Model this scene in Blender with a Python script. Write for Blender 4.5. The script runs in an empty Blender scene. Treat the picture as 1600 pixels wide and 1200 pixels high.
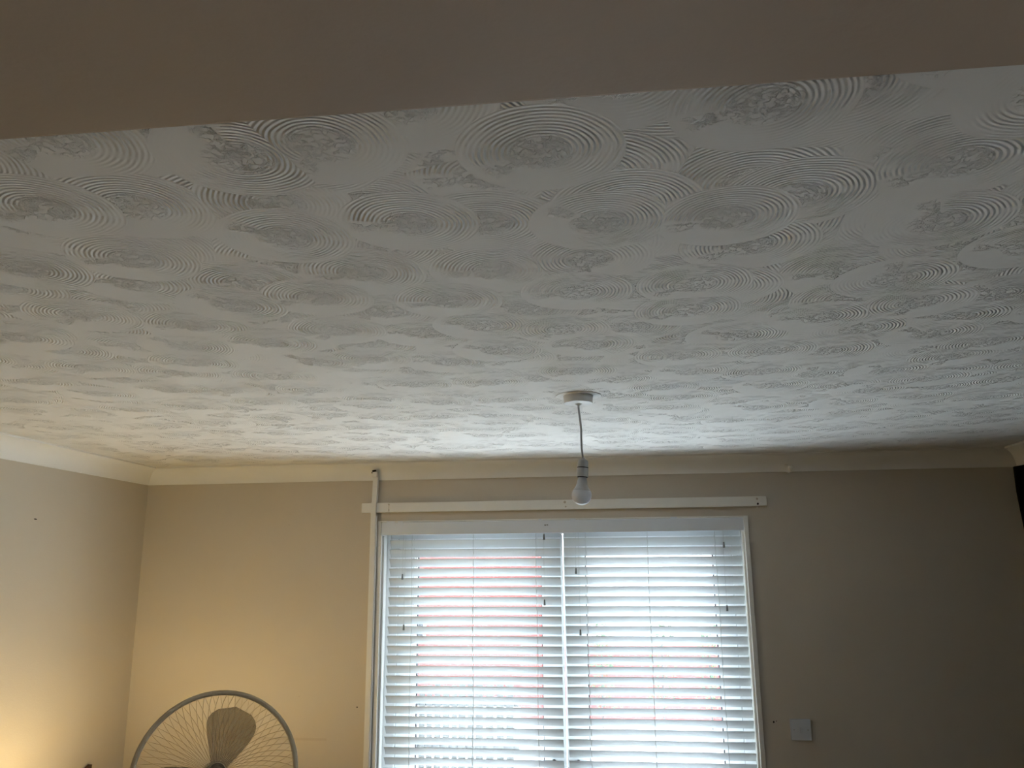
import bpy, bmesh, math, random
from mathutils import Vector, Matrix
random.seed(7)
S = bpy.context.scene
C = S.collection
PI = math.pi

# ------------------------------------------------------------------ camera
cam_d = bpy.data.cameras.new('camera')
cam = bpy.data.objects.new('camera', cam_d); C.objects.link(cam)
cam_d.sensor_width = 36.0
cam_d.lens = 1268.4 / 1600 * 36.0
cam_d.clip_start = 0.02
_rt = Vector((0.99320554, 0.1160744, -0.0083365))
_up = Vector((0.03399757, -0.22090103, 0.97470349))
_fw = Vector((-0.11129658, 0.96836433, 0.22334637))
cam.matrix_world = Matrix(((_rt.x, _up.x, -_fw.x, 0.0), (_rt.y, _up.y, -_fw.y, 0.0), (_rt.z, _up.z, -_fw.z, 1.87), (0, 0, 0, 1)))
S.camera = cam

# ------------------------------------------------------------------ world, exposure
S.view_settings.view_transform = 'Standard'
S.view_settings.look = 'None'
S.view_settings.gamma = 1.0
S.view_settings.use_curve_mapping = False
S.view_settings.exposure = 0.0
W = bpy.data.worlds.new('world'); S.world = W; W.use_nodes = True
wn = W.node_tree.nodes; wl = W.node_tree.links; wn.clear()
wo = wn.new('ShaderNodeOutputWorld'); wb = wn.new('ShaderNodeBackground')
wt = wn.new('ShaderNodeTexCoord'); wsx = wn.new('ShaderNodeSeparateXYZ'); wr = wn.new('ShaderNodeValToRGB')
wr.color_ramp.elements[0].position = 0.0; wr.color_ramp.elements[0].color = (0.93, 0.97, 1.0, 1)
wr.color_ramp.elements[1].position = 0.7; wr.color_ramp.elements[1].color = (0.74, 0.88, 1.0, 1)
wl.new(wt.outputs['Generated'], wsx.inputs[0]); wl.new(wsx.outputs[2], wr.inputs[0])
wl.new(wr.outputs[0], wb.inputs[0]); wl.new(wb.outputs[0], wo.inputs[0])
SKY = 17.0
wb.inputs[1].default_value = SKY
# portal that guides sky light through the glazed doors (gives no light of its own)
pl = bpy.data.lights.new('door_portal', 'AREA'); pl.shape = 'RECTANGLE'; pl.size = 1.74; pl.size_y = 2.1
pl.cycles.is_portal = True
po = bpy.data.objects.new('door_portal', pl); C.objects.link(po)
po.location = (-0.237, 4.33, 1.05); po.rotation_euler = (-PI / 2, 0, 0)
pl2 = bpy.data.lights.new('side_portal', 'AREA'); pl2.shape = 'RECTANGLE'; pl2.size = 0.9; pl2.size_y = 1.05
pl2.cycles.is_portal = True
po2 = bpy.data.objects.new('side_portal', pl2); C.objects.link(po2)
po2.location = (2.04, -1.05, 1.525); po2.rotation_euler = Matrix(((0, 0, 1), (1, 0, 0), (0, 1, 0))).to_euler()
LAMP_W = 19.0

# ------------------------------------------------------------------ helpers
def tag(o, label=None, cat=None, group=None, kind=None):
    if label: o['label'] = label
    if cat: o['category'] = cat
    if group: o['group'] = group
    if kind: o['kind'] = kind
    return o

def empty(name, loc, rz=0.0):
    o = bpy.data.objects.new(name, None); C.objects.link(o)
    o.location = loc; o.rotation_euler = (0, 0, rz); o.empty_display_size = 0.1
    return o

def obj(name, bm, m, parent=None, smooth=False, loc=None, kind=None, angle=None):
    me = bpy.data.meshes.new(name); bmesh.ops.recalc_face_normals(bm, faces=bm.faces); bm.to_mesh(me); bm.free()
    o = bpy.data.objects.new(name, me); C.objects.link(o)
    if m: me.materials.append(m)
    if smooth:
        for p in me.polygons: p.use_smooth = True
        if angle:
            me.set_sharp_from_angle(angle=angle)
    if parent: o.parent = parent
    if loc is not None: o.location = loc
    if kind: o['kind'] = kind
    return o

def BM(): return bmesh.new()

def box(bm, x0, x1, y0, y1, z0, z1, bev=0.0, mat=None):
    r = bmesh.ops.create_cube(bm, size=1.0)
    vs = r['verts']
    for v in vs:
        v.co = Vector(((x0 + x1) / 2 + v.co.x * (x1 - x0), (y0 + y1) / 2 + v.co.y * (y1 - y0), (z0 + z1) / 2 + v.co.z * (z1 - z0)))
    if bev > 0:
        es = list({e for v in vs for e in v.link_edges})
        g = bmesh.ops.bevel(bm, geom=es, offset=bev, segments=2, affect='EDGES', profile=0.6)
        vs = list({v for f in g['faces'] for v in f.verts} | {v for v in vs if v.is_valid})
    if mat is not None:
        for v in vs:
            if v.is_valid: v.co = mat @ v.co
    return vs

def lathe(bm, prof, seg=32, mat=None, cx=0.0, cy=0.0):
    rings = []
    for r, z in prof:
        ring = []
        for i in range(seg):
            a = 2 * PI * i / seg
            co = Vector((cx + r * math.cos(a), cy + r * math.sin(a), z))
            if mat is not None: co = mat @ co
            ring.append(bm.verts.new(co))
        rings.append(ring)
    for a, b in zip(rings[:-1], rings[1:]):
        for i in range(seg):
            j = (i + 1) % seg
            bm.faces.new((a[i], a[j], b[j], b[i]))
    if prof[0][0] > 1e-6: bm.faces.new(rings[0])
    if prof[-1][0] > 1e-6: bm.faces.new(list(reversed(rings[-1])))
    bmesh.ops.remove_doubles(bm, verts=[v for v in bm.verts], dist=1e-6)

def tube(bm, pts, r, seg=8, closed=False, mat=None):
    pts = [Vector(p) for p in pts]; n = len(pts); rings = []
    for i, p in enumerate(pts):
        if closed: t = (pts[(i + 1) % n] - pts[i - 1]).normalized()
        else: t = (pts[min(i + 1, n - 1)] - pts[max(i - 1, 0)]).normalized()
        ref = Vector((0, 0, 1)) if abs(t.z) < 0.9 else Vector((1, 0, 0))
        u = t.cross(ref).normalized(); v = t.cross(u).normalized()
        ring = []
        for k in range(seg):
            a = 2 * PI * k / seg
            co = p + (u * math.cos(a) + v * math.sin(a)) * r
            if mat is not None: co = mat @ co
            ring.append(bm.verts.new(co))
        rings.append(ring)
    m = n if closed else n - 1
    for i in range(m):
        a = rings[i]; b = rings[(i + 1) % n]
        for k in range(seg):
            j = (k + 1) % seg
            bm.faces.new((a[k], a[j], b[j], b[k]))
    if not closed:
        bm.faces.new(rings[0]); bm.faces.new(list(reversed(rings[-1])))

def prism(bm, prof, a, b):
    """prof: list of Vector-makers f(t) -> point; extruded from parameter a to b"""
    ra = [bm.verts.new(f(a)) for f in prof]; rb = [bm.verts.new(f(b)) for f in prof]
    n = len(prof)
    for i in range(n):
        j = (i + 1) % n
        bm.faces.new((ra[i], ra[j], rb[j], rb[i]))
    bm.faces.new(ra); bm.faces.new(list(reversed(rb)))

def disc(bm, c, r, axis='y', seg=12, depth=0.001, irr=0.0, sx=1.0, sz=1.0):
    ring = []
    for k in range(seg):
        a = 2 * PI * k / seg; rr = r * (1 + random.uniform(-irr, irr))
        if axis == 'y': ring.append(Vector((c[0] + rr * sx * math.cos(a), c[1], c[2] + rr * sz * math.sin(a))))
        elif axis == 'x': ring.append(Vector((c[0], c[1] + rr * sx * math.cos(a), c[2] + rr * sz * math.sin(a))))
        else: ring.append(Vector((c[0] + rr * sx * math.cos(a), c[1] + rr * sz * math.sin(a), c[2])))
    off = {'y': Vector((0, depth, 0)), 'x': Vector((depth, 0, 0)), 'z': Vector((0, 0, depth))}[axis]
    va = [bm.verts.new(p) for p in ring]; vb = [bm.verts.new(p + off) for p in ring]
    for i in range(seg):
        j = (i + 1) % seg; bm.faces.new((va[i], va[j], vb[j], vb[i]))
    bm.faces.new(va); bm.faces.new(list(reversed(vb)))

# ------------------------------------------------------------------ materials
def mat(name, col, rough=0.6, spec=0.3, metal=0.0, noise=0.0, nscale=8.0, bump=0.0, bscale=60.0, col2=None, coat=0.0):
    m = bpy.data.materials.new(name); m.use_nodes = True
    nt = m.node_tree; b = nt.nodes['Principled BSDF']
    b.inputs['Base Color'].default_value = (*col, 1); b.inputs['Roughness'].default_value = rough
    b.inputs['Specular IOR Level'].default_value = spec; b.inputs['Metallic'].default_value = metal
    b.inputs['Coat Weight'].default_value = coat
    tc = nt.nodes.new('ShaderNodeTexCoord')
    n = nt.nodes.new('ShaderNodeTexNoise'); n.inputs['Scale'].default_value = nscale; n.inputs['Detail'].default_value = 3
    nt.links.new(tc.outputs['Object'], n.inputs['Vector'])
    r = nt.nodes.new('ShaderNodeValToRGB'); c2 = col2 or tuple(c * (1 - noise) for c in col)
    r.color_ramp.elements[0].position = 0.35; r.color_ramp.elements[1].position = 0.65
    r.color_ramp.elements[0].color = (*c2, 1); r.color_ramp.elements[1].color = (*col, 1)
    nt.links.new(n.outputs['Fac'], r.inputs[0]); nt.links.new(r.outputs[0], b.inputs['Base Color'])
    if bump > 0:
        n2 = nt.nodes.new('ShaderNodeTexNoise'); n2.inputs['Scale'].default_value = bscale; n2.inputs['Detail'].default_value = 4
        nt.links.new(tc.outputs['Object'], n2.inputs['Vector'])
        bp = nt.nodes.new('ShaderNodeBump'); bp.inputs['Strength'].default_value = bump; bp.inputs['Distance'].default_value = 0.002
        nt.links.new(n2.outputs['Fac'], bp.inputs['Height']); nt.links.new(bp.outputs[0], b.inputs['Normal'])
    return m

def swirl_ceiling_material():
    m = bpy.data.materials.new('swirl_plaster'); m.use_nodes = True
    nt = m.node_tree; N = nt.nodes; L = nt.links; b = N['Principled BSDF']
    b.inputs['Base Color'].default_value = (0.84, 0.825, 0.80, 1); b.inputs['Roughness'].default_value = 0.75
    b.inputs['Specular IOR Level'].default_value = 0.25
    def math_(op, a, c=None, d=None, clamp=False):
        n = N.new('ShaderNodeMath'); n.operation = op; n.use_clamp = clamp
        for i, v in enumerate((a, c, d)):
            if v is None: continue
            if isinstance(v, (int, float)): n.inputs[i].default_value = v
            else: L.new(v, n.inputs[i])
        return n.outputs[0]
    def smooth(x, lo, hi, o0=0.0, o1=1.0):
        n = N.new('ShaderNodeMapRange'); n.interpolation_type = 'SMOOTHSTEP'
        L.new(x, n.inputs[0]); n.inputs[1].default_value = lo; n.inputs[2].default_value = hi
        n.inputs[3].default_value = o0; n.inputs[4].default_value = o1
        return n.outputs[0]
    tc = N.new('ShaderNodeTexCoord')
    def noise(scale, detail=2.0, rough=0.5, dist=0.0, vec=None):
        n = N.new('ShaderNodeTexNoise'); n.inputs['Scale'].default_value = scale; n.inputs['Detail'].default_value = detail
        n.inputs['Roughness'].default_value = rough; n.inputs['Distortion'].default_value = dist
        L.new(vec or tc.outputs['Object'], n.inputs['Vector']); return n.outputs['Fac']
    sp = N.new('ShaderNodeSeparateXYZ'); L.new(tc.outputs['Object'], sp.inputs[0])
    PX, PY = sp.outputs[0], sp.outputs[1]
    pitch = 0.0072
    wob = math_('MULTIPLY', math_('SUBTRACT', noise(7.0), 0.5), 0.02)
    streak = smooth(noise(38.0, 2.0), 0.35, 0.62, 0.25, 1.0)
    crumb = smooth(noise(85.0, 4.0, 0.6, 0.6), 0.47, 0.57, 0.0, 3.2)
    H = None
    # three layers of comb swirls, each laid over the one before
    for (cell, R0, off, rnd) in ((0.200, 9.0, 0.0, 0.55), (0.235, 0.118, 3.31, 0.6), (0.255, 0.112, 7.77, 0.65)):
        mp = N.new('ShaderNodeMapping'); mp.inputs['Location'].default_value = (off, off * 0.61, 0)
        L.new(tc.outputs['Object'], mp.inputs[0])
        vo = N.new('ShaderNodeTexVoronoi'); vo.voronoi_dimensions = '2D'; vo.feature = 'F1'
        vo.inputs['Scale'].default_value = 1 / cell; vo.inputs['Randomness'].default_value = rnd
        L.new(mp.outputs[0], vo.inputs['Vector'])
        sub = N.new('ShaderNodeVectorMath'); sub.operation = 'SUBTRACT'; L.new(mp.outputs[0], sub.inputs[0]); L.new(vo.outputs['Position'], sub.inputs[1])
        s2 = N.new('ShaderNodeSeparateXYZ'); L.new(sub.outputs[0], s2.inputs[0])
        sc = N.new('ShaderNodeSeparateColor'); L.new(vo.outputs['Color'], sc.inputs[0])
        dd = math_('MULTIPLY', vo.outputs['Distance'], cell)
        d = math_('ADD', dd, wob)
        ang = math_('DIVIDE', math_('ARCTAN2', s2.outputs[1], s2.outputs[0]), 2 * PI)
        fr = math_('FRACT', math_('ADD', math_('SUBTRACT', ang, math_('MULTIPLY_ADD', sc.outputs[0], 0.45, 0.30)), 2.0))
        sweep = math_('MULTIPLY', smooth(fr, 0.0, 0.04), smooth(fr, 0.45, 0.80, 1.0, 0.03))
        rings = math_('SINE', math_('MULTIPLY', d, 2 * PI / pitch))
        edge = smooth(dd, min(R0, 0.15) - 0.035, min(R0, 0.15), 1.0, 0.35)
        amp = math_('MULTIPLY', math_('MULTIPLY', sweep, streak), math_('MULTIPLY', smooth(d, 0.025, 0.045), edge))
        core = smooth(dd, 0.026, 0.052, 1.0, 0.0)
        wedge = math_('MULTIPLY', smooth(math_('ABSOLUTE', math_('SUBTRACT', fr, 0.975)), 0.02, 0.05, 1.0, 0.0), smooth(dd, 0.07, 0.10, 1.0, 0.0))
        h = math_('MULTIPLY_ADD', crumb, math_('MAXIMUM', core, wedge), math_('MULTIPLY', rings, amp))
        if H is None: H = h
        else:
            mk = smooth(dd, R0 - 0.002, R0 + 0.001, 1.0, 0.0)
            mx = N.new('ShaderNodeMix'); mx.data_type = 'FLOAT'
            L.new(mk, mx.inputs[0]); L.new(H, mx.inputs[2]); L.new(h, mx.inputs[3])
            H = mx.outputs[0]
    H = math_('ADD', H, math_('MULTIPLY', noise(9.0, 2.0), 2.0))
    bp = N.new('ShaderNodeBump'); bp.inputs['Strength'].default_value = 1.0; bp.inputs['Distance'].default_value = 0.0017
    L.new(H, bp.inputs['Height']); L.new(bp.outputs[0], b.inputs['Normal'])
    return m

def brick_material():
    m = bpy.data.materials.new('red_brick'); m.use_nodes = True
    nt = m.node_tree; b = nt.nodes['Principled BSDF']; b.inputs['Roughness'].default_value = 0.9
    tc = nt.nodes.new('ShaderNodeTexCoord'); mp = nt.nodes.new('ShaderNodeMapping'); mp.inputs['Rotation'].default_value = (PI / 2, 0, 0)
    br = nt.nodes.new('ShaderNodeTexBrick'); br.inputs['Scale'].default_value = 4.4
    br.inputs['Color1'].default_value = (0.30, 0.035, 0.030, 1); br.inputs['Color2'].default_value = (0.24, 0.035, 0.032, 1)
    br.inputs['Mortar'].default_value = (0.24, 0.08, 0.07, 1); br.inputs['Mortar Size'].default_value = 0.012
    nt.links.new(tc.outputs['Object'], mp.inputs[0]); nt.links.new(mp.outputs[0], br.inputs[0]); nt.links.new(br.outputs[0], b.inputs['Base Color'])
    return m

def glass_material(name, tint=(0.98, 0.99, 0.99), gloss=0.06):
    m = bpy.data.materials.new(name); m.use_nodes = True
    nt = m.node_tree; nt.nodes.clear()
    o = nt.nodes.new('ShaderNodeOutputMaterial'); mx = nt.nodes.new('ShaderNodeMixShader')
    t = nt.nodes.new('ShaderNodeBsdfTransparent'); g = nt.nodes.new('ShaderNodeBsdfGlossy')
    t.inputs[0].default_value = (*tint, 1); g.inputs['Roughness'].default_value = 0.02
    mx.inputs[0].default_value = gloss
    nt.links.new(t.outputs[0], mx.inputs[1]); nt.links.new(g.outputs[0], mx.inputs[2]); nt.links.new(mx.outputs[0], o.inputs[0])
    return m

def mix_translucent(name, col, trans_col, fac, rough=0.5):
    m = bpy.data.materials.new(name); m.use_nodes = True
    nt = m.node_tree; nt.nodes.clear()
    o = nt.nodes.new('ShaderNodeOutputMaterial'); mx = nt.nodes.new('ShaderNodeMixShader')
    p = nt.nodes.new('ShaderNodeBsdfPrincipled'); p.inputs['Base Color'].default_value = (*col, 1); p.inputs['Roughness'].default_value = rough
    t = nt.nodes.new('ShaderNodeBsdfTranslucent'); t.inputs[0].default_value = (*trans_col, 1)
    mx.inputs[0].default_value = fac
    nt.links.new(p.outputs[0], mx.inputs[1]); nt.links.new(t.outputs[0], mx.inputs[2]); nt.links.new(mx.outputs[0], o.inputs[0])
    return m

def smoky(name, col, fac):
    m = bpy.data.materials.new(name); m.use_nodes = True
    nt = m.node_tree; nt.nodes.clear()
    o = nt.nodes.new('ShaderNodeOutputMaterial'); mx = nt.nodes.new('ShaderNodeMixShader')
    p = nt.nodes.new('ShaderNodeBsdfPrincipled'); p.inputs['Base Color'].default_value = (*col, 1); p.inputs['Roughness'].default_value = 0.4
    t = nt.nodes.new('ShaderNodeBsdfTransparent'); t.inputs[0].default_value = (0.86, 0.84, 0.80, 1)
    mx.inputs[0].default_value = fac
    nt.links.new(p.outputs[0], mx.inputs[1]); nt.links.new(t.outputs[0], mx.inputs[2]); nt.links.new(mx.outputs[0], o.inputs[0])
    return m

M = {}
M['wall'] = mat('cream_wall_paint', (0.60, 0.535, 0.445), 0.6, 0.25, noise=0.04, nscale=1.6, bump=0.25, bscale=180)
M['rearwall'] = mat('darkened_rear_wall', (0.20, 0.15, 0.11), 0.7, 0.2, noise=0.05, nscale=2)  # unseen rear wall, darkened to cut bounce light on the window wall
M['ceil'] = swirl_ceiling_material()
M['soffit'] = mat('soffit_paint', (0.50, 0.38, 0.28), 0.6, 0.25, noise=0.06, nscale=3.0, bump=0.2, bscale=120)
M['cove'] = mat('white_coving_paint', (0.86, 0.85, 0.82), 0.5, 0.3, noise=0.03, nscale=5, bump=0.15, bscale=60)
M['gloss'] = mat('white_gloss_paint', (0.82, 0.81, 0.77), 0.35, 0.45, noise=0.02, nscale=10)
M['cream_gloss'] = mat('cream_gloss_paint', (0.84, 0.82, 0.77), 0.4, 0.4, noise=0.03, nscale=10, bump=0.1, bscale=50)
M['upvc'] = mat('white_plastic_frame', (0.85, 0.87, 0.88), 0.3, 0.5)
M['slat'] = mat('white_slat_paint', (0.60, 0.63, 0.64), 0.35, 0.4, noise=0.015, nscale=15)
M['valance'] = mat('grey_white_valance', (0.74, 0.78, 0.84), 0.4, 0.4, noise=0.03, nscale=6)
M['cord'] = mat('white_blind_cord', (0.52, 0.54, 0.53), 0.8, 0.1)
M['tassel'] = mat('grey_tassel_plastic', (0.20, 0.22, 0.22), 0.5, 0.3)
M['dark'] = mat('dark_hole', (0.02, 0.018, 0.016), 0.9, 0.1)
M['scuff'] = mat('wall_scuff', (0.54, 0.47, 0.385), 0.7, 0.2)
M['gasket'] = mat('dark_gasket', (0.03, 0.03, 0.035), 0.6, 0.2)
M['whiteplastic'] = mat('white_plastic', (0.80, 0.80, 0.79), 0.3, 0.5)
M['greyplastic'] = mat('pale_grey_plastic', (0.50, 0.51, 0.52), 0.35, 0.5)
M['flex'] = mat('grey_white_flex', (0.42, 0.41, 0.40), 0.5, 0.3)
M['black'] = mat('black_rubber', (0.012, 0.012, 0.013), 0.5, 0.3)
M['bulb'] = mix_translucent('frosted_bulb_dome', (0.86, 0.87, 0.90), (0.8, 0.82, 0.85), 0.35, 0.12)
M['patch'] = mat('bare_plaster_patch', (0.93, 0.92, 0.90), 0.8, 0.2, noise=0.12, nscale=60, bump=0.8, bscale=120)
M['plate'] = mat('switch_plate_plastic', (0.60, 0.62, 0.66), 0.35, 0.5)
M['curtain'] = mat('black_curtain_cloth', (0.008, 0.007, 0.006), 0.95, 0.05, noise=0.2, nscale=90)
M['carpet'] = mat('brown_carpet', (0.16, 0.12, 0.09), 0.95, 0.05, noise=0.25, nscale=120, bump=0.6, bscale=300)
M['fanwire'] = mat('fan_grey_wire', (0.58, 0.48, 0.33), 0.6, 0.2)
M['fanbody'] = mat('fan_grey_plastic', (0.52, 0.43, 0.29), 0.6, 0.4)
M['blade'] = smoky('smoky_blade_plastic', (0.24, 0.20, 0.14), 0.66)
M['chairwood'] = mat('dark_brown_wood', (0.085, 0.035, 0.018), 0.4, 0.4, noise=0.35, nscale=18)
M['glass'] = glass_material('clear_glass')
M['brick'] = brick_material()
M['render'] = mat('white_house_render', (0.82, 0.82, 0.80), 0.9, 0.1, noise=0.04, nscale=2)
M['paving'] = mat('pale_paving', (0.82, 0.82, 0.81), 0.9, 0.1, noise=0.12, nscale=4)
M['fence'] = mat('weathered_fence_wood', (0.055, 0.056, 0.054), 0.85, 0.1, noise=0.3, nscale=12)
M['leaf'] = mat('shrub_leaf', (0.06, 0.11, 0.05), 0.7, 0.2, noise=0.5, nscale=30)
M['roof'] = mat('roof_tiles', (0.20, 0.13, 0.11), 0.8, 0.2, noise=0.2, nscale=8)
M['shade'] = mix_translucent('lamp_shade_cloth', (0.75, 0.66, 0.48), (0.90, 0.80, 0.56), 0.8, 0.9)
M['brass'] = mat('brushed_brass', (0.55, 0.40, 0.18), 0.35, 0.5, metal=1.0)

# ------------------------------------------------------------------ setting
XL, XR, YB, YR, ZC = -2.375, 1.895, 4.0, -2.6, 2.40     # left wall, right wall, window wall, rear wall, ceiling
OX0, OX1, OZ1 = -1.137, 0.660, 2.112                    # door opening
def struct(name, bm, m, parent=None, **k):
    o = obj(name, bm, m, parent, **k)
    if parent is None: o['kind'] = 'structure'
    return o

b = BM(); box(b, XL - 0.1, XR + 0.1, YR - 0.1, YB + 0.3, -0.1, 0.0); floor = struct('floor', b, M['carpet'])
b = BM(); box(b, XL - 0.1, XR + 0.1, YR - 0.1, YB + 0.3, ZC, ZC + 0.12); ceiling = struct('ceiling', b, M['ceil'])
b = BM(); box(b, XL - 0.12, XL, YR - 0.1, YB + 0.3, 0, ZC); wall_left = struct('wall_left', b, M['wall'])
WY0, WY1, WZ0, WZ1 = -1.5, -0.6, 1.0, 2.05          # unseen window, added in the right wall for extra room daylight
b = BM()
box(b, XR, XR + 0.12, YR - 0.1, WY0, 0, ZC); box(b, XR, XR + 0.12, WY1, YB + 0.3, 0, ZC)
box(b, XR, XR + 0.12, WY0, WY1, 0, WZ0); box(b, XR, XR + 0.12, WY0, WY1, WZ1, ZC); wall_right = struct('wall_right', b, M['wall'])
b = BM(); box(b, XL, XR, YR - 0.12, YR, 0, ZC); wall_rear = struct('wall_rear', b, M['rearwall'])
b = BM()
box(b, XL, OX0, YB, YB + 0.3, 0, ZC); box(b, OX1, XR, YB, YB + 0.3, 0, ZC); box(b, OX0, OX1, YB, YB + 0.3, OZ1, ZC)
wall_back = struct('wall_back', b, M['wall'])
# downstand beam over the camera, its underside smooth
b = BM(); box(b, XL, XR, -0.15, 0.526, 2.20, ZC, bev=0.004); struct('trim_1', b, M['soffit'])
# small marks on the walls
def mark(par, c, r, axis, m='dark', sx=1.0, sz=1.0, name='screw_hole'):
    b = BM(); disc(b, c, r, axis, 10, 0.0012 if axis == 'y' else -0.0012, 0.2, sx, sz)
    return obj(name, b, M[m], par)
mark(wall_back, (-1.2158, YB - 0.0012, 1.239), 0.0035, 'y')
mark(wall_back, (0.7099, YB - 0.0012, 1.1956), 0.004, 'y')
mark(wall_back, (0.722, YB - 0.0012, 1.199), 0.002, 'y')
mark(wall_back, (-1.599, YB - 0.0012, 2.102), 0.004, 'y', 'scuff')
mark(wall_back, (-1.505, YB - 0.0012, 1.285), 0.003, 'y', 'scuff')
mark(wall_left, (XL + 0.0012, 3.1775, 2.094), 0.006, 'x', 'dark', 1.6, 0.35, 'scratch')
b = BM(); box(b, -1.93, -1.36, YB - 0.0008, YB, 1.088, 1.099); obj('scuff_line', b, M['scuff'], wall_back)

# coving: concave profile, legs 83 mm
LG = 0.0835
def cove_profile():
    pts = [(0, 0), (0, -LG), (0.007, -LG), (0.0075, -LG + 0.006)]
    n = 8; x0, z0, x1, z1 = 0.0075, -LG + 0.006, LG - 0.006, -0.0085
    for i in range(1, n):
        t = i / n; a = t * PI / 2
        # concave arc bulging towards the corner
        x = x0 + (x1 - x0) * (1 - math.cos(a)) * 0.85 + (x1 - x0) * t * 0.15
        z = z0 + (z1 - z0) * math.sin(a) * 0.85 + (z1 - z0) * t * 0.15
        pts.append((x, z))
    pts += [(x1, z1), (LG, -0.0075), (LG, 0)]
    return pts
CP = cove_profile()
def coving(name, make, m):
    b = BM(); ra = [b.verts.new(make(p, 0)) for p in CP]; rb = [b.verts.new(make(p, 1)) for p in CP]; n = len(CP)
    for i in range(n):
        j = (i + 1) % n; b.faces.new((ra[i], ra[j], rb[j], rb[i]))
    b.faces.new(ra); b.faces.new(list(reversed(rb)))
    return struct(name, b, m, smooth=True, angle=math.radians(28))
cov_back = coving('trim_2', lambda p, e: Vector(((XL + p[0]) if e == 0 else (XR - p[0]), YB - p[0], ZC + p[1])), M['cove'])
coving('trim_3', lambda p, e: Vector((XL + p[0], 0.526 if e == 0 else YB - p[0], ZC + p[1])), M['cove'])
coving('trim_4', lambda p, e: Vector((XR - p[0], 0.526 if e == 0 else YB - p[0], ZC + p[1])), M['cove'])
# lump of filler bridging the coving joint
b = BM()
for (cx, cy, cz, rx, ry, rz) in ((0.866, YB - 0.010, ZC - LG + 0.002, 0.019, 0.008, 0.008), (0.850, YB - 0.034, ZC - 0.056, 0.008, 0.006, 0.006), (0.872, YB - 0.020, ZC - 0.070, 0.013, 0.008, 0.014)):
    r = bmesh.ops.create_icosphere(b, subdivisions=2, radius=1.0)
    for v in r['verts']:
        k = 1 + 0.12 * math.sin(v.co.x * 7 + v.co.z * 5); v.co = Vector((cx + v.co.x * rx * k, cy + v.co.y * ry * k, cz + v.co.z * rz * k))
obj('filler_lump', b, M['cove'], cov_back, smooth=True)
for y0, y1, nm in ((-0.15 - 2.45, YB, 'baseboard_left'), (YR, YB, 'baseboard_right')):
    b = BM()
    if nm == 'baseboard_left': box(b, XL, XL + 0.018, YR, YB, 0, 0.12, 0.003)
    else: box(b, XR - 0.018, XR, YR, YB, 0, 0.12, 0.003)
    struct(nm, b, M['gloss'])

# ---- glazed double doors in the opening (white frame, two leaves)
door = empty('door_1', (-0.2385, 4.15, 0)); door['kind'] = 'structure'
def dchild(name, b, m, par=None, **k):
    par = par or door
    inv = Matrix.Translation(-Vector((-0.2385, 4.15, 0)))
    if par is door: b.transform(inv)
    return obj(name, b, m, par, **k)
b = BM()   # timber linings of the opening with a bead on the front edge
for x0, x1, s in ((OX0, OX0 + 0.020, 1), (OX1 - 0.020, OX1, -1)):
    box(b, x0, x1, YB - 0.010, YB + 0.115, 0, OZ1 - 0.001, 0.0015)
    xi = x1 if s > 0 else x0
    box(b, min(xi, xi + s * 0.010), max(xi, xi + s * 0.010), YB + 0.012, YB + 0.030, 0, OZ1 - 0.072, 0.002)
box(b, OX0, OX1, YB - 0.006, YB + 0.100, 2.1065, 2.1125, 0.001)  # white head strip stands in for the daylight slit above the valance
dchild('lining_and_light_slit', b, M['gloss'])
b = BM()
FY0, FY1 = 4.105, 4.175
box(b, OX0 + 0.02, -1.060, FY0, FY1, 0, OZ1, 0.003); box(b, 0.592, OX1 - 0.02, FY0, FY1, 0, OZ1, 0.003)
box(b, -1.060, 0.592, FY0, FY1, 2.045, OZ1, 0.003); box(b, -1.060, 0.592, FY0, FY1, 0, 0.05, 0.003)
dchild('door_frame', b, M['upvc'])
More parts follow.
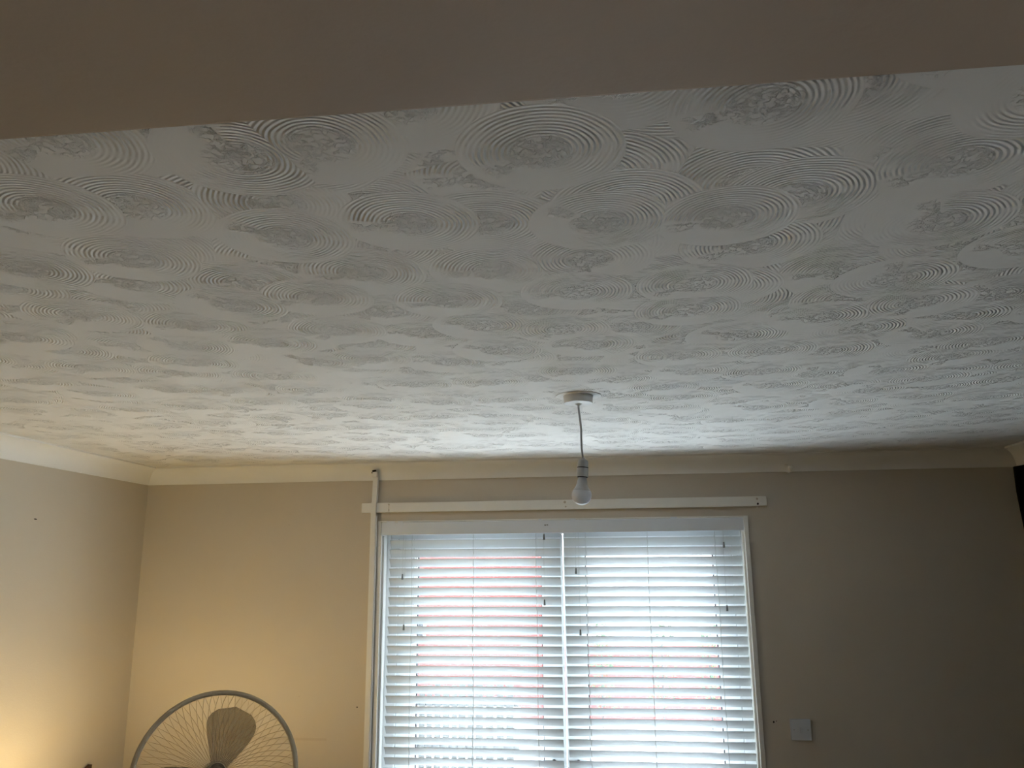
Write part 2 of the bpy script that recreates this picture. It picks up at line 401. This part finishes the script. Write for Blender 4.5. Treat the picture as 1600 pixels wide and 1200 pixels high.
for (x0, x1, gx0, gx1, hx) in ((-1.058, -0.2295, -0.963, -0.335, -0.2883), (-0.2245, 0.590, -0.119, 0.504, -0.1739)):
    b = BM(); gz0, gz1 = 0.16, 1.945
    for q in ((x0, gx0 - 0.012, 0.052, 2.043), (gx1 + 0.012, x1, 0.052, 2.043), (gx0 - 0.012, gx1 + 0.012, gz1 + 0.012, 2.043), (gx0 - 0.012, gx1 + 0.012, 0.052, gz0 - 0.012)):
        box(b, q[0], q[1], 4.118, 4.178, q[2], q[3], 0.003)
    for q in ((gx0 - 0.012, gx0 - 0.001, gz0 - 0.012, gz1 + 0.012), (gx1 + 0.001, gx1 + 0.012, gz0 - 0.012, gz1 + 0.012), (gx0, gx1, gz1 + 0.001, gz1 + 0.012), (gx0, gx1, gz0 - 0.012, gz0 - 0.001)):
        box(b, q[0], q[1], 4.126, 4.170, q[2], q[3], 0.002)
    leaf = dchild('door_leaf', b, M['upvc'])
    b = BM()
    for q in ((gx0 - 0.001, gx0 + 0.004, gz0, gz1), (gx1 - 0.004, gx1 + 0.001, gz0, gz1), (gx0, gx1, gz1 - 0.004, gz1 + 0.001), (gx0, gx1, gz0 - 0.001, gz0 + 0.004)):
        box(b, q[0], q[1], 4.136, 4.160, q[2], q[3])
    b.transform(Matrix.Translation(-Vector((-0.2385, 4.15, 0)))); obj('gasket', b, M['gasket'], leaf)
    b = BM(); box(b, gx0, gx1, 4.146, 4.150, gz0, gz1)
    b.transform(Matrix.Translation(-Vector((-0.2385, 4.15, 0)))); obj('pane', b, M['glass'], leaf)
    b = BM(); tube(b, [(hx, 4.119, 0.99), (hx, 4.088, 0.99)], 0.009, 12)
    sgn = -1 if hx < -0.23 else 1
    tube(b, [(hx, 4.090, 0.99), (hx + sgn * 0.012, 4.088, 0.985), (hx + sgn * 0.016, 4.090, 0.93)], 0.0085, 10)
    b.transform(Matrix.Translation(-Vector((-0.2385, 4.15, 0)))); obj('handle', b, M['gasket'], leaf, smooth=True, angle=0.6)

# ---- side window behind the camera, added to brighten the room
w2 = empty('added_window_2', (XR + 0.06, (WY0 + WY1) / 2, 0)); w2['kind'] = 'structure'
ti = Matrix.Translation(-Vector((XR + 0.06, (WY0 + WY1) / 2, 0)))
b = BM(); ym = (WY0 + WY1) / 2
for q in ((WY0, WY0 + 0.06, WZ0, WZ1), (WY1 - 0.06, WY1, WZ0, WZ1), (ym - 0.04, ym + 0.04, WZ0, WZ1), (WY0, WY1, WZ0, WZ0 + 0.06), (WY0, WY1, WZ1 - 0.06, WZ1)):
    box(b, XR + 0.03, XR + 0.09, q[0], q[1], q[2], q[3])
b.transform(ti); obj('window_frame', b, M['upvc'], w2)
b = BM(); box(b, XR + 0.058, XR + 0.062, WY0 + 0.06, WY1 - 0.06, WZ0 + 0.06, WZ1 - 0.06); b.transform(ti); obj('pane', b, M['glass'], w2)
# ------------------------------------------------------------------ venetian blinds
TILT = math.radians(50); SW = 0.050; PIT = 0.0457; YS = 4.046
def slat_bm(x0, x1, n, z_first, lean):
    b = BM(); K = 7
    d = Vector((0, -math.cos(TILT), math.sin(TILT)))      # towards the room edge, which is the upper one
    nrm = Vector((0, -math.sin(TILT), -math.cos(TILT)))
    for i in range(n):
        zc = z_first - i * PIT - SW / 2 * math.sin(TILT)
        jit = random.uniform(-0.0006, 0.0006)
        top, bot = [], []
        for k in range(K):
            t = (k / (K - 1) - 0.5) * SW
            crown = 0.0022 * (1 - (2 * t / SW) ** 2)
            e = 0.0014 if 0 < k < K - 1 else 0.0008
            base = Vector((0, YS, zc + jit)) + d * t - nrm * crown
            top.append(base - nrm * e); bot.append(base + nrm * e)
        loop = top + list(reversed(bot)); L_ = []; R_ = []
        dl = lean * i
        for p in loop:
            L_.append(b.verts.new((x0 + dl, p.y, p.z + 0.0012))); R_.append(b.verts.new((x1 + dl, p.y, p.z - 0.0012)))
        m_ = len(loop)
        for k in range(m_):
            j = (k + 1) % m_; b.faces.new((L_[k], L_[j], R_[j], R_[k]))
        b.faces.new(L_); b.faces.new(list(reversed(R_)))
    return b

def ladder_bm(x):
    b = BM(); n = 43
    for fy, ph in ((-1, 0.0), (1, 1.3)):
        pts = []
        for i in range(n * 4 + 1):
            z = 2.05 - i * PIT / 4
            if z < 0.12: break
            w = 0.0012 * math.sin(i * PI / 2 + ph) + 0.0015 * math.sin(i * 0.11 + x * 9)
            off = SW / 2 * math.cos(TILT) + 0.0030
            pts.append((x + w + (0.003 if fy > 0 else 0), YS + fy * off, z))
        tube(b, pts, 0.0012, 5)
    return b

def venetian(name, x0, x1, lean, ladders, cords, label):
    org = Vector(((x0 + x1) / 2, YS, 2.09)); root = empty(name, org)
    tag(root, label, 'window blind')
    inv = Matrix.Translation(-org)
    def part(nm, b, m, par=None, **k):
        b.transform(inv); return obj(nm, b, m, par or root, **k)
    b = BM(); box(b, x0 + 0.002, x1 - 0.002, 4.022, 4.072, 2.068, 2.096, 0.002); part('headrail', b, M['slat'])
    part('slats', slat_bm(x0, x1, 43, 2.018 + PIT, lean), M['slat'], smooth=True, angle=math.radians(35))
    b = BM(); box(b, x0 + 41 * lean, x1 + 41 * lean, 4.022, 4.070, 0.066, 0.086, 0.004); part('bottom_rail', b, M['slat'])
    for lx in ladders: part('ladder_cord', ladder_bm(lx), M['cord'])
    for (cx, cz) in cords:
        b = BM(); yy = 4.0085
        top = (cx + 0.001, yy + 0.004, 2.07)
        tube(b, [top, (cx + 0.0015, yy, 2.02), (cx, yy, (2.02 + cz) / 2), (cx, yy, cz + 0.010)], 0.0008, 6)
        co = part('lift_cord', b, M['cord'])
        b = BM(); lathe(b, [(0.0015, 0.013), (0.0038, 0.012), (0.0042, 0.004), (0.0056, -0.011), (0.0052, -0.014), (0.001, -0.0145)], 14, cx=cx, cy=yy)
        for v in b.verts: v.co.z += cz
        b.transform(inv); obj('tassel', b, M['tassel'], co, smooth=True, angle=0.7)
    return root
venetian('venetian_blind', -1.0845, -0.2335, -0.0002, (-0.968, -0.6625, -0.352),
         ((-1.0104, 1.8427), (-0.9990, 1.6042), (-0.3105, 2.0256), (-0.3127, 1.7184)),
         'white venetian blind with wide slats on the left half of the window')
venetian('venetian_blind', -0.2160, 0.6260, 0.00015, (-0.110, 0.1850, 0.506),
         ((-0.1592, 1.8634), (-0.1454, 1.5804), (0.5430, 1.9788), (0.5388, 1.6891)),
         'white venetian blind with wide slats on the right half of the window')
# valance board across both blinds
vo = Vector((-0.244, 3.995, 2.0745)); vr = empty('blind_valance', vo)
tag(vr, 'long pale grey valance board along the top of both blinds', 'valance')
b = BM(); box(b, -1.124, 0.638, 3.990, 4.000, 2.0432, 2.1045, 0.002); b.transform(Matrix.Translation(-vo)); obj('board', b, M['valance'], vr)
for bx0, bx1 in ((-1.092, -1.052), (-1.035, -1.01), (-0.335, -0.318), (-0.182, -0.155), (0.30, 0.33)):
    b = BM(); box(b, bx0, bx1, 3.9915, 4.012, 2.1035, 2.1115); b.transform(Matrix.Translation(-vo)); obj('bracket', b, M['valance'], vr)
b = BM(); disc(b, (-0.302, 3.9889, 2.0815), 0.0040, 'y', 10, 0.0012, 0.15, 1.3, 0.8); disc(b, (-0.292, 3.9889, 2.0820), 0.0036, 'y', 10, 0.0012, 0.15, 1.2, 0.8)
b.transform(Matrix.Translation(-vo)); obj('clip_hole', b, M['tassel'], vr)

# ------------------------------------------------------------------ batten and trunking
ro = Vector((-0.235, 3.99, 2.177)); rr = empty('curtain_batten', ro)
tag(rr, 'long cream painted wooden batten fixed to the wall above the window', 'batten')
b = BM(); box(b, -1.2205, -1.081, 3.980, 4.0, 2.1545, 2.2025, 0.003); box(b, -1.0795, 0.7505, 3.980, 4.0, 2.1545, 2.2015, 0.003)
b.transform(Matrix.Translation(-ro)); obj('board', b, M['cream_gloss'], rr)
for (hx, hz, hr) in ((-1.080, 2.193, 0.003), (-1.080, 2.166, 0.0035), (-0.205, 2.190, 0.006), (-0.200, 2.168, 0.004), (0.707, 2.189, 0.005), (0.709, 2.166, 0.005)):
    b = BM(); disc(b, (hx, 3.9792, hz), hr, 'y', 10, 0.0012, 0.2); b.transform(Matrix.Translation(-ro))
    obj('screw_hole', b, M['dark'] if hz < 2.18 and hx > 0 else M['scuff'], rr)
b = BM(); pts = [(0.703, 3.981, 2.158)] + [(0.703 + 0.004 * math.sin(a), 3.979, 2.150 + 0.004 * math.cos(a)) for a in [0.3 * k for k in range(14)]]
tube(b, pts, 0.0011, 6); b.transform(Matrix.Translation(-ro)); obj('hook', b, M['whiteplastic'], rr)

to = Vector((-1.155, 3.975, 0)); tr = empty('cable_trunking', to)
tag(tr, 'narrow cream cable trunking running down the wall left of the window', 'cable trunking')
def trunk_seg(b, x0a, x1a, z0, x0b, x1b, z1, y0, y1):
    vs = [b.verts.new(c) for c in ((x0a, y0, z0), (x1a, y0, z0), (x1a, y1, z0), (x0a, y1, z0), (x0b, y0, z1), (x1b, y0, z1), (x1b, y1, z1), (x0b, y1, z1))]
    for f in ((0, 1, 2, 3), (7, 6, 5, 4), (0, 4, 5, 1), (1, 5, 6, 2), (2, 6, 7, 3), (3, 7, 4, 0)): b.faces.new([vs[i] for i in f])
b = BM()
trunk_seg(b, -1.1700, -1.1450, 0.0, -1.1695, -1.1440, 2.150, 3.972, 4.0)
trunk_seg(b, -1.1695, -1.1440, 2.150, -1.1660, -1.1425, 2.205, 3.965, 3.9805)
trunk_seg(b, -1.1660, -1.1425, 2.205, -1.1630, -1.1400, 2.330, 3.972, 4.0)
trunk_seg(b, -1.1630, -1.1400, 2.330, -1.1620, -1.1395, 2.356, 3.955, 3.99)
b.transform(Matrix.Translation(-to)); obj('channel', b, M['cream_gloss'], tr)
b = BM(); tube(b, [(-1.1412, 3.980, z) for z in (0.02, 0.6, 1.2, 1.8, 2.14)], 0.0034, 8)
b.transform(Matrix.Translation(-to)); obj('cable', b, M['whiteplastic'], tr)
b = BM(); disc(b, (-1.1515, 3.9515, 2.359), 0.011, 'y', 12, 0.010, 0.35, 1.0, 0.45); disc(b, (-1.1655, 3.958, 2.352), 0.004, 'y', 8, 0.010, 0.3, 0.7, 0.9)
b.transform(Matrix.Translation(-to)); obj('broken_end', b, M['dark'], tr)

# ------------------------------------------------------------------ pendant lamp holder with bulb
PXc, PYc = -0.0785, 2.4900
pr = empty('pendant_light', (PXc, PYc, ZC))
tag(pr, 'bare white bulb hanging on a short flex from a round ceiling rose', 'pendant light')
b = BM(); disc(b, (0.0, 0.0, -0.0022), 0.066, 'z', 28, 0.0022, 0.07, 1.06, 1.0); obj('bare_patch', b, M['patch'], pr)
b = BM(); lathe(b, [(0.0, -0.0015), (0.0470, -0.0015), (0.0465, -0.005), (0.0445, -0.0235), (0.0425, -0.0255), (0.012, -0.0265), (0.0085, -0.030), (0.0045, -0.033), (0.0, -0.033)], 48)
obj('ceiling_rose', b, M['whiteplastic'], pr, smooth=True, angle=0.5)
b = BM(); tube(b, [(0.0, 0, -0.030), (0.0005, 0, -0.045), (0.004, 0, -0.075), (0.0065, 0, -0.11), (0.0062, 0, -0.14), (0.0062, 0, -0.165), (0.0085, 0, -0.190), (0.0105, 0, -0.204)], 0.0034, 10)
obj('flex', b, M['flex'], pr, smooth=True)
tl = Matrix.Translation((0.0105, 0, -0.196)) @ Matrix.Rotation(math.radians(4), 4, 'Y')
b = BM(); lathe(b, [(0.0, 0.001), (0.0045, 0.0), (0.0060, -0.004), (0.0140, -0.008), (0.0158, -0.012), (0.0162, -0.029), (0.0, -0.029)], 28, tl)
holder = obj('lampholder', b, M['greyplastic'], pr, smooth=True, angle=0.6)
b = BM(); lathe(b, [(0.0, -0.029), (0.0172, -0.029), (0.0172, -0.0315), (0.0, -0.0315)], 28, tl); obj('gasket_ring', b, M['black'], holder)
b = BM(); lathe(b, [(0.0, -0.0315), (0.0168, -0.0315), (0.0176, -0.035), (0.0176, -0.058), (0.0, -0.058)], 28, tl); obj('skirt', b, M['greyplastic'], holder, smooth=True, angle=0.6)
b = BM(); lathe(b, [(0.0, -0.058), (0.0160, -0.058), (0.0160, -0.0605), (0.0, -0.0605)], 28, tl); obj('gasket_ring', b, M['black'], holder)
b = BM(); lathe(b, [(0.0, -0.0605), (0.0125, -0.0605), (0.0135, -0.064), (0.0165, -0.080), (0.0200, -0.090), (0.0265, -0.0995), (0.0275, -0.1015), (0.0, -0.1015)], 36, tl)
bulb = obj('bulb', b, M['greyplastic'], pr, smooth=True, angle=0.6)
b = BM(); prof = [(0.0, -0.1010), (0.0278, -0.1010)]
for k in range(1, 13):
    a = math.radians(-25 + 115 * k / 12); prof.append((0.0305 * math.cos(a), -0.1140 - 0.0305 * math.sin(a)))
prof[-1] = (0.0, prof[-1][1]); lathe(b, prof, 40, tl); obj('dome', b, M['bulb'], bulb, smooth=True, angle=0.9)

# ------------------------------------------------------------------ wall plate right of the window
so = Vector((0.8226, 4.0, 1.1663)); sw = empty('wall_switch', so)
tag(sw, 'small square white switch plate on the wall right of the window', 'switch')
b = BM(); box(b, -0.0440, 0.0440, -0.016, 0.0, -0.0440, 0.0440, 0.0025); obj('plate', b, M['plate'], sw)
b = BM(); box(b, -0.0055, 0.0055, -0.021, -0.0155, -0.012, 0.012, 0.001, Matrix.Rotation(math.radians(5), 4, 'X')); obj('rocker', b, M['plate'], sw)
for sx in (-0.030, 0.030):
    b = BM(); disc(b, (sx, -0.0168, 0.0), 0.0028, 'y', 10, 0.001); obj('screw', b, M['flex'], sw)

# ------------------------------------------------------------------ pedestal fan
FC = Vector((-0.950, 2.0, 1.400)); RG = 0.185
fr = empty('pedestal_fan', (FC.x, FC.y, 0)); tag(fr, 'grey pedestal fan with round wire guard and smoky blades near the left corner', 'fan')
to_cam = (Vector((0.10, 0.0, 2.12)) - FC).normalized()
zax = to_cam; xax = Vector((0, 0, 1)).cross(zax).normalized(); yax = zax.cross(xax)
FM = Matrix(((xax.x, yax.x, zax.x, 0), (xax.y, yax.y, zax.y, 0), (xax.z, yax.z, zax.z, 0), (0, 0, 0, 1)))
FM = Matrix.Translation((0, 0, FC.z)) @ FM         # local to the fan's base; local z axis faces the room
def guard(front):
    b = BM(); sg = 1 if front else -1; dep = 0.052 if front else 0.062
    def zz(r): return sg * (0.006 + dep * (1 - (r / RG) ** 3))
    nw = 64
    for k in range(nw):
        a = 2 * PI * k / nw; tw = 0.35
        pts = []
        for q in range(8):
            r = 0.020 + (RG - 0.020) * q / 7; aa = a + tw * (1 - r / RG) * sg
            pts.append((r * math.cos(aa), r * math.sin(aa), zz(r)))
        tube(b, pts, 0.00045, 4, mat=FM)
    for r, t in ((RG, 0.0040), (0.020, 0.0012)):
        tube(b, [(r * math.cos(2 * PI * k / 72), r * math.sin(2 * PI * k / 72), zz(r)) for k in range(72)], t, 8, closed=True, mat=FM)
    return b
fg = obj('front_guard', guard(True), M['fanwire'], fr, smooth=True)
b = BM(); lathe(b, [(0.0, 0.062), (0.014, 0.061), (0.020, 0.058), (0.021, 0.054), (0.0, 0.054)], 32, FM); obj('badge', b, M['blade'], fg, smooth=True, angle=0.6)
obj('rear_guard', guard(False), M['fanwire'], fr, smooth=True)
b = BM(); tube(b, [((RG + 0.001) * math.cos(2 * PI * k / 72), (RG + 0.001) * math.sin(2 * PI * k / 72), 0) for k in range(72)], 0.0062, 8, closed=True, mat=FM)
obj('clip_ring', b, M['fanbody'], fr, smooth=True)
for ang in (74, 196, 314):
    b = BM(); NU, NV = 12, 9; grid = []
    for i in range(NU + 1):
        u = i / NU; r = 0.014 + (0.155 - 0.014) * u
        w = 0.018 + 0.046 * math.sin(min(1, u * 1.15) * PI / 2) ** 1.2
        if u > 0.60: w *= math.sqrt(max(0.0, 1 - ((u - 0.60) / 0.40) ** 2.2)) * 0.999 + 0.001
        row = []
        for j in range(NV):
            v = j / (NV - 1) * 2 - 1
            a = math.radians(ang) + 0.10 * u
            x = r; y = v * w - 0.012 * u
            z = y * 0.42 * (1 - 0.4 * u) + 0.004 * (1 - v * v)
            row.append(Vector((x * math.cos(a) - y * math.sin(a), x * math.sin(a) + y * math.cos(a), z)))
        grid.append(row)
    th = 0.0016; vf = [[b.verts.new(FM @ (p + Vector((0, 0, th / 2)))) for p in r] for r in grid]; vb = [[b.verts.new(FM @ (p - Vector((0, 0, th / 2)))) for p in r] for r in grid]
    for i in range(NU):
        for j in range(NV - 1):
            b.faces.new((vf[i][j], vf[i + 1][j], vf[i + 1][j + 1], vf[i][j + 1])); b.faces.new((vb[i][j], vb[i][j + 1], vb[i + 1][j + 1], vb[i + 1][j]))
    for i in range(NU):
        for j in (0, NV - 1): b.faces.new((vf[i][j], vf[i + 1][j], vb[i + 1][j], vb[i][j]))
    for i in (0, NU):
        for j in range(NV - 1): b.faces.new((vf[i][j], vf[i][j + 1], vb[i][j + 1], vb[i][j]))
    obj('blade', b, M['blade'], fr, smooth=True, angle=0.8)
b = BM(); lathe(b, [(0.0, 0.028), (0.012, 0.026), (0.018, 0.015), (0.018, -0.020), (0.0, -0.020)], 28, FM); obj('hub', b, M['fanbody'], fr, smooth=True, angle=0.7)
b = BM(); lathe(b, [(0.0, -0.066), (0.032, -0.066), (0.038, -0.075), (0.038, -0.13), (0.030, -0.165), (0.0, -0.175)], 32, FM); obj('motor_housing', b, M['fanbody'], fr, smooth=True, angle=0.7)
mb = FM @ Vector((0, -0.02, -0.11))
b = BM(); tube(b, [(mb.x, mb.y, 0.03), (mb.x, mb.y, 0.75)], 0.016, 16); tube(b, [(mb.x, mb.y, 0.75), (mb.x, mb.y, mb.z)], 0.011, 16); obj('pole', b, M['fanbody'], fr, smooth=True, angle=0.8)
b = BM(); lathe(b, [(0.022, 0.70), (0.024, 0.72), (0.024, 0.78), (0.018, 0.80)], 20, cx=mb.x, cy=mb.y); obj('height_collar', b, M['fanbody'], fr, smooth=True, angle=0.6)
b = BM(); lathe(b, [(0.0, 0.0), (0.20, 0.0), (0.20, 0.008), (0.17, 0.018), (0.05, 0.032), (0.022, 0.05), (0.0, 0.05)], 40, cx=mb.x, cy=mb.y); obj('base', b, M['fanbody'], fr, smooth=True, angle=0.6)

# ------------------------------------------------------------------ floor lamp out of view at the lower left (source of the warm light)
lo = Vector((-1.84, 3.04, 0)); lr = empty('floor_lamp', lo); tag(lr, 'brass floor lamp with cream shade beside the left wall', 'floor lamp')
b = BM(); lathe(b, [(0.0, 0.0), (0.13, 0.0), (0.13, 0.015), (0.03, 0.025), (0.012, 0.04), (0.012, 0.76), (0.0, 0.76)], 32); obj('stand', b, M['brass'], lr, smooth=True, angle=0.6)
b = BM()
lathe_r = [(0.150, 0.70), (0.110, 0.92), (0.108, 0.92), (0.148, 0.70)]
rings = []
for r, z in lathe_r:
    rings.append([b.verts.new((r * math.cos(2 * PI * k / 40), r * math.sin(2 * PI * k / 40), z)) for k in range(40)])
for q in range(4):
    A, B_ = rings[q], rings[(q + 1) % 4]
    for k in range(40): b.faces.new((A[k], A[(k + 1) % 40], B_[(k + 1) % 40], B_[k]))
obj('lamp_shade', b, M['shade'], lr, smooth=True, angle=0.6)
ld = bpy.data.lights.new('lamp_glow', 'POINT'); ld.energy = LAMP_W; ld.color = (1.0, 0.79, 0.40); ld.shadow_soft_size = 0.04
lob = bpy.data.objects.new('lamp_glow', ld); C.objects.link(lob); lob.parent = lr; lob.location = (0, 0, 0.90)

# ------------------------------------------------------------------ dark brown chair by the left wall, only its top corner shows
co = Vector((-2.153, 3.515, 0)); cr = empty('wooden_chair', co); tag(cr, 'dark brown wooden chair by the left wall, pointed top corner of its back showing', 'chair')
b = BM(); box(b, -0.16, 0.24, -0.20, 0.20, 0.43, 0.455, 0.006); obj('seat', b, M['chairwood'], cr)
for sy in (-1, 1):
    b = BM(); box(b, 0.20, 0.235, sy * 0.175 - 0.0175, sy * 0.175 + 0.0175, 0.0, 0.43, 0.003); obj('leg', b, M['chairwood'], cr)
    b = BM(); tube(b, [(-0.155, sy * 0.165, 0.0), (-0.145, sy * 0.165, 0.43), (-0.165, sy * 0.165, 0.75), (-0.195, sy * 0.165, 1.0)], 0.014, 8); obj('leg', b, M['chairwood'], cr)
b = BM()
tops = [(-0.182, 1.033), (-0.150, 1.018), (-0.08, 0.985), (0.0, 0.975), (0.08, 0.985), (0.150, 1.018), (0.1815, 1.0330)]
bots = [(-0.170, 0.93), (-0.14, 0.92), (-0.08, 0.915), (0.0, 0.91), (0.08, 0.915), (0.14, 0.92), (0.170, 0.93)]
loop = tops + list(reversed(bots))
fa = [b.verts.new((-0.188, y, z)) for y, z in loop]; fb = [b.verts.new((-0.208, y, z)) for y, z in loop]
for i in range(len(loop)):
    j = (i + 1) % len(loop); b.faces.new((fa[i], fa[j], fb[j], fb[i]))
b.faces.new(fa); b.faces.new(list(reversed(fb))); obj('top_rail', b, M['chairwood'], cr)
for sy in (-0.09, 0.0, 0.09):
    b = BM(); tube(b, [(-0.15, sy, 0.45), (-0.165, sy, 0.7), (-0.197, sy, 0.925)], 0.009, 8); obj('spindle', b, M['chairwood'], cr)

# ------------------------------------------------------------------ black curtain on the right wall
ko = Vector((1.86, 2.5, 2.30)); kr = empty('curtain', ko); tag(kr, 'black curtain hanging against the right wall just below the coving', 'curtain')
b = BM(); NY = 170; rows = (0.03, 1.0, 1.9, 2.20, 2.312)
g = []
for zi, z in enumerate(rows):
    r = []
    for i in range(NY + 1):
        t = i / NY; edge = 3.972 - (0.10 * (2.312 - z) if z > 1.9 else 0.045)
        y = 0.75 + (edge - 0.75) * t
        r.append((1.862 + 0.020 * math.sin(t * 2 * PI * 24) * (0.5 if z > 2.25 else 1.0), y, z))
    g.append(r)
vf = [[b.verts.new(p) for p in r] for r in g]; vb = [[b.verts.new((p[0] + 0.003, p[1], p[2])) for p in r] for r in g]
for a_ in range(len(rows) - 1):
    for i in range(NY):
        b.faces.new((vf[a_][i], vf[a_][i + 1], vf[a_ + 1][i + 1], vf[a_ + 1][i])); b.faces.new((vb[a_][i], vb[a_ + 1][i], vb[a_ + 1][i + 1], vb[a_][i + 1]))
b.transform(Matrix.Translation(-ko)); obj('cloth', b, M['curtain'], kr, smooth=True)
b = BM(); box(b, 1.872, 1.895, 0.72, 3.974, 2.285, 2.314, 0.002); b.transform(Matrix.Translation(-ko)); obj('track', b, M['curtain'], kr)

# ------------------------------------------------------------------ outside
b = BM(); box(b, -30, 30, -30, 45, -0.25, -0.15); struct('ground', b, M['paving'])
ho = Vector((-3.4, 13.0, -0.15)); hr = empty('brick_house', ho); tag(hr, 'red brick house seen through the left half of the window', 'house')
b = BM(); box(b, -3.6, 2.35, 0, 6, 0, 3.2); obj('wall', b, M['brick'], hr)
b = BM(); vs = [b.verts.new(c) for c in ((-3.8, -0.2, 3.2), (2.5, -0.2, 3.2), (2.5, 6.2, 3.2), (-3.8, 6.2, 3.2), (-3.8, 3, 4.6), (2.5, 3, 4.6))]
for f in ((0, 1, 5, 4), (1, 2, 5), (2, 3, 4, 5), (3, 0, 4), (0, 3, 2, 1)): b.faces.new([vs[i] for i in f])
obj('roof', b, M['roof'], hr)
b = BM(); box(b, 0.10, 0.52, -0.03, 0.02, 0.93, 1.30, 0.005); wf = obj('window', b, M['upvc'], hr)
b = BM(); box(b, 0.14, 0.48, -0.04, -0.03, 0.97, 1.26); obj('pane', b, M['gasket'], wf)
ho = Vector((2.4, 15.5, -0.15)); hr = empty('rendered_house', ho); tag(hr, 'white rendered house seen through the right half of the window', 'house')
b = BM(); box(b, -3.0, 5.0, 0, 6, 0, 3.2); obj('wall', b, M['render'], hr)
b = BM(); vs = [b.verts.new(c) for c in ((-3.2, -0.2, 3.2), (5.2, -0.2, 3.2), (5.2, 6.2, 3.2), (-3.2, 6.2, 3.2), (-3.2, 3, 4.6), (5.2, 3, 4.6))]
for f in ((0, 1, 5, 4), (1, 2, 5), (2, 3, 4, 5), (3, 0, 4), (0, 3, 2, 1)): b.faces.new([vs[i] for i in f])
obj('roof', b, M['roof'], hr)
b = BM(); box(b, -1.3, 4.0, 12.0, 12.22, -0.15, 0.82, 0.01); o = obj('garden_wall', b, M['brick']); tag(o, 'low red brick garden wall in front of the white house', 'garden wall')
# picket fence
fo = Vector((-2.6, 8.6, -0.15)); fe = empty('picket_fence', fo); tag(fe, 'grey wooden picket fence low in the left half of the window', 'fence')
b = BM(); box(b, -1.6, 1.65, 0.02, 0.06, 0.25, 0.33); box(b, -1.6, 1.65, 0.02, 0.06, 0.68, 0.76); obj('rail', b, M['fence'], fe)
b = BM(); x = -1.6
while x < 1.62:
    w = random.uniform(0.055, 0.08); box(b, x, x + w, 0, 0.02, 0.02, 0.90 + random.uniform(-0.03, 0.02)); x += w + random.uniform(0.012, 0.05)
obj('pickets', b, M['fence'], fe)
# shrubs before the white house
for i, (sx, sy, sh, lab) in enumerate(((-0.15, 11.4, 1.22, 'small green shrub behind the right blind, nearest the middle'), (0.65, 11.5, 1.38, 'green shrub behind the right blind, between two smaller ones'), (1.25, 11.35, 1.28, 'green shrub behind the right blind, nearest the right edge'))):
    so_ = Vector((sx, sy, -0.15)); sr = empty('shrub', so_); tag(sr, lab, 'shrub', 'shrubs by the garden wall')
    b = BM()
    for k in range(260):
        a = random.uniform(0, 2 * PI); h = random.uniform(0.25, sh + 0.1); rr_ = random.uniform(0.05, 0.26) * (1.1 - 0.5 * h / sh)
        c = Vector((rr_ * math.cos(a), rr_ * math.sin(a), h)); s_ = random.uniform(0.02, 0.045)
        u = Vector((random.uniform(-1, 1), random.uniform(-1, 1), random.uniform(-1, 1))).normalized(); v = u.orthogonal().normalized()
        vs = [b.verts.new(c + q) for q in (u * s_, v * s_ * 0.5, -u * s_, -v * s_ * 0.5)]; b.faces.new(vs)
    obj('foliage', b, M['leaf'], sr)
    b = BM(); tube(b, [(0, 0, 0), (0.01, 0, sh * 0.8)], 0.015, 6); obj('stem', b, M['fence'], sr)
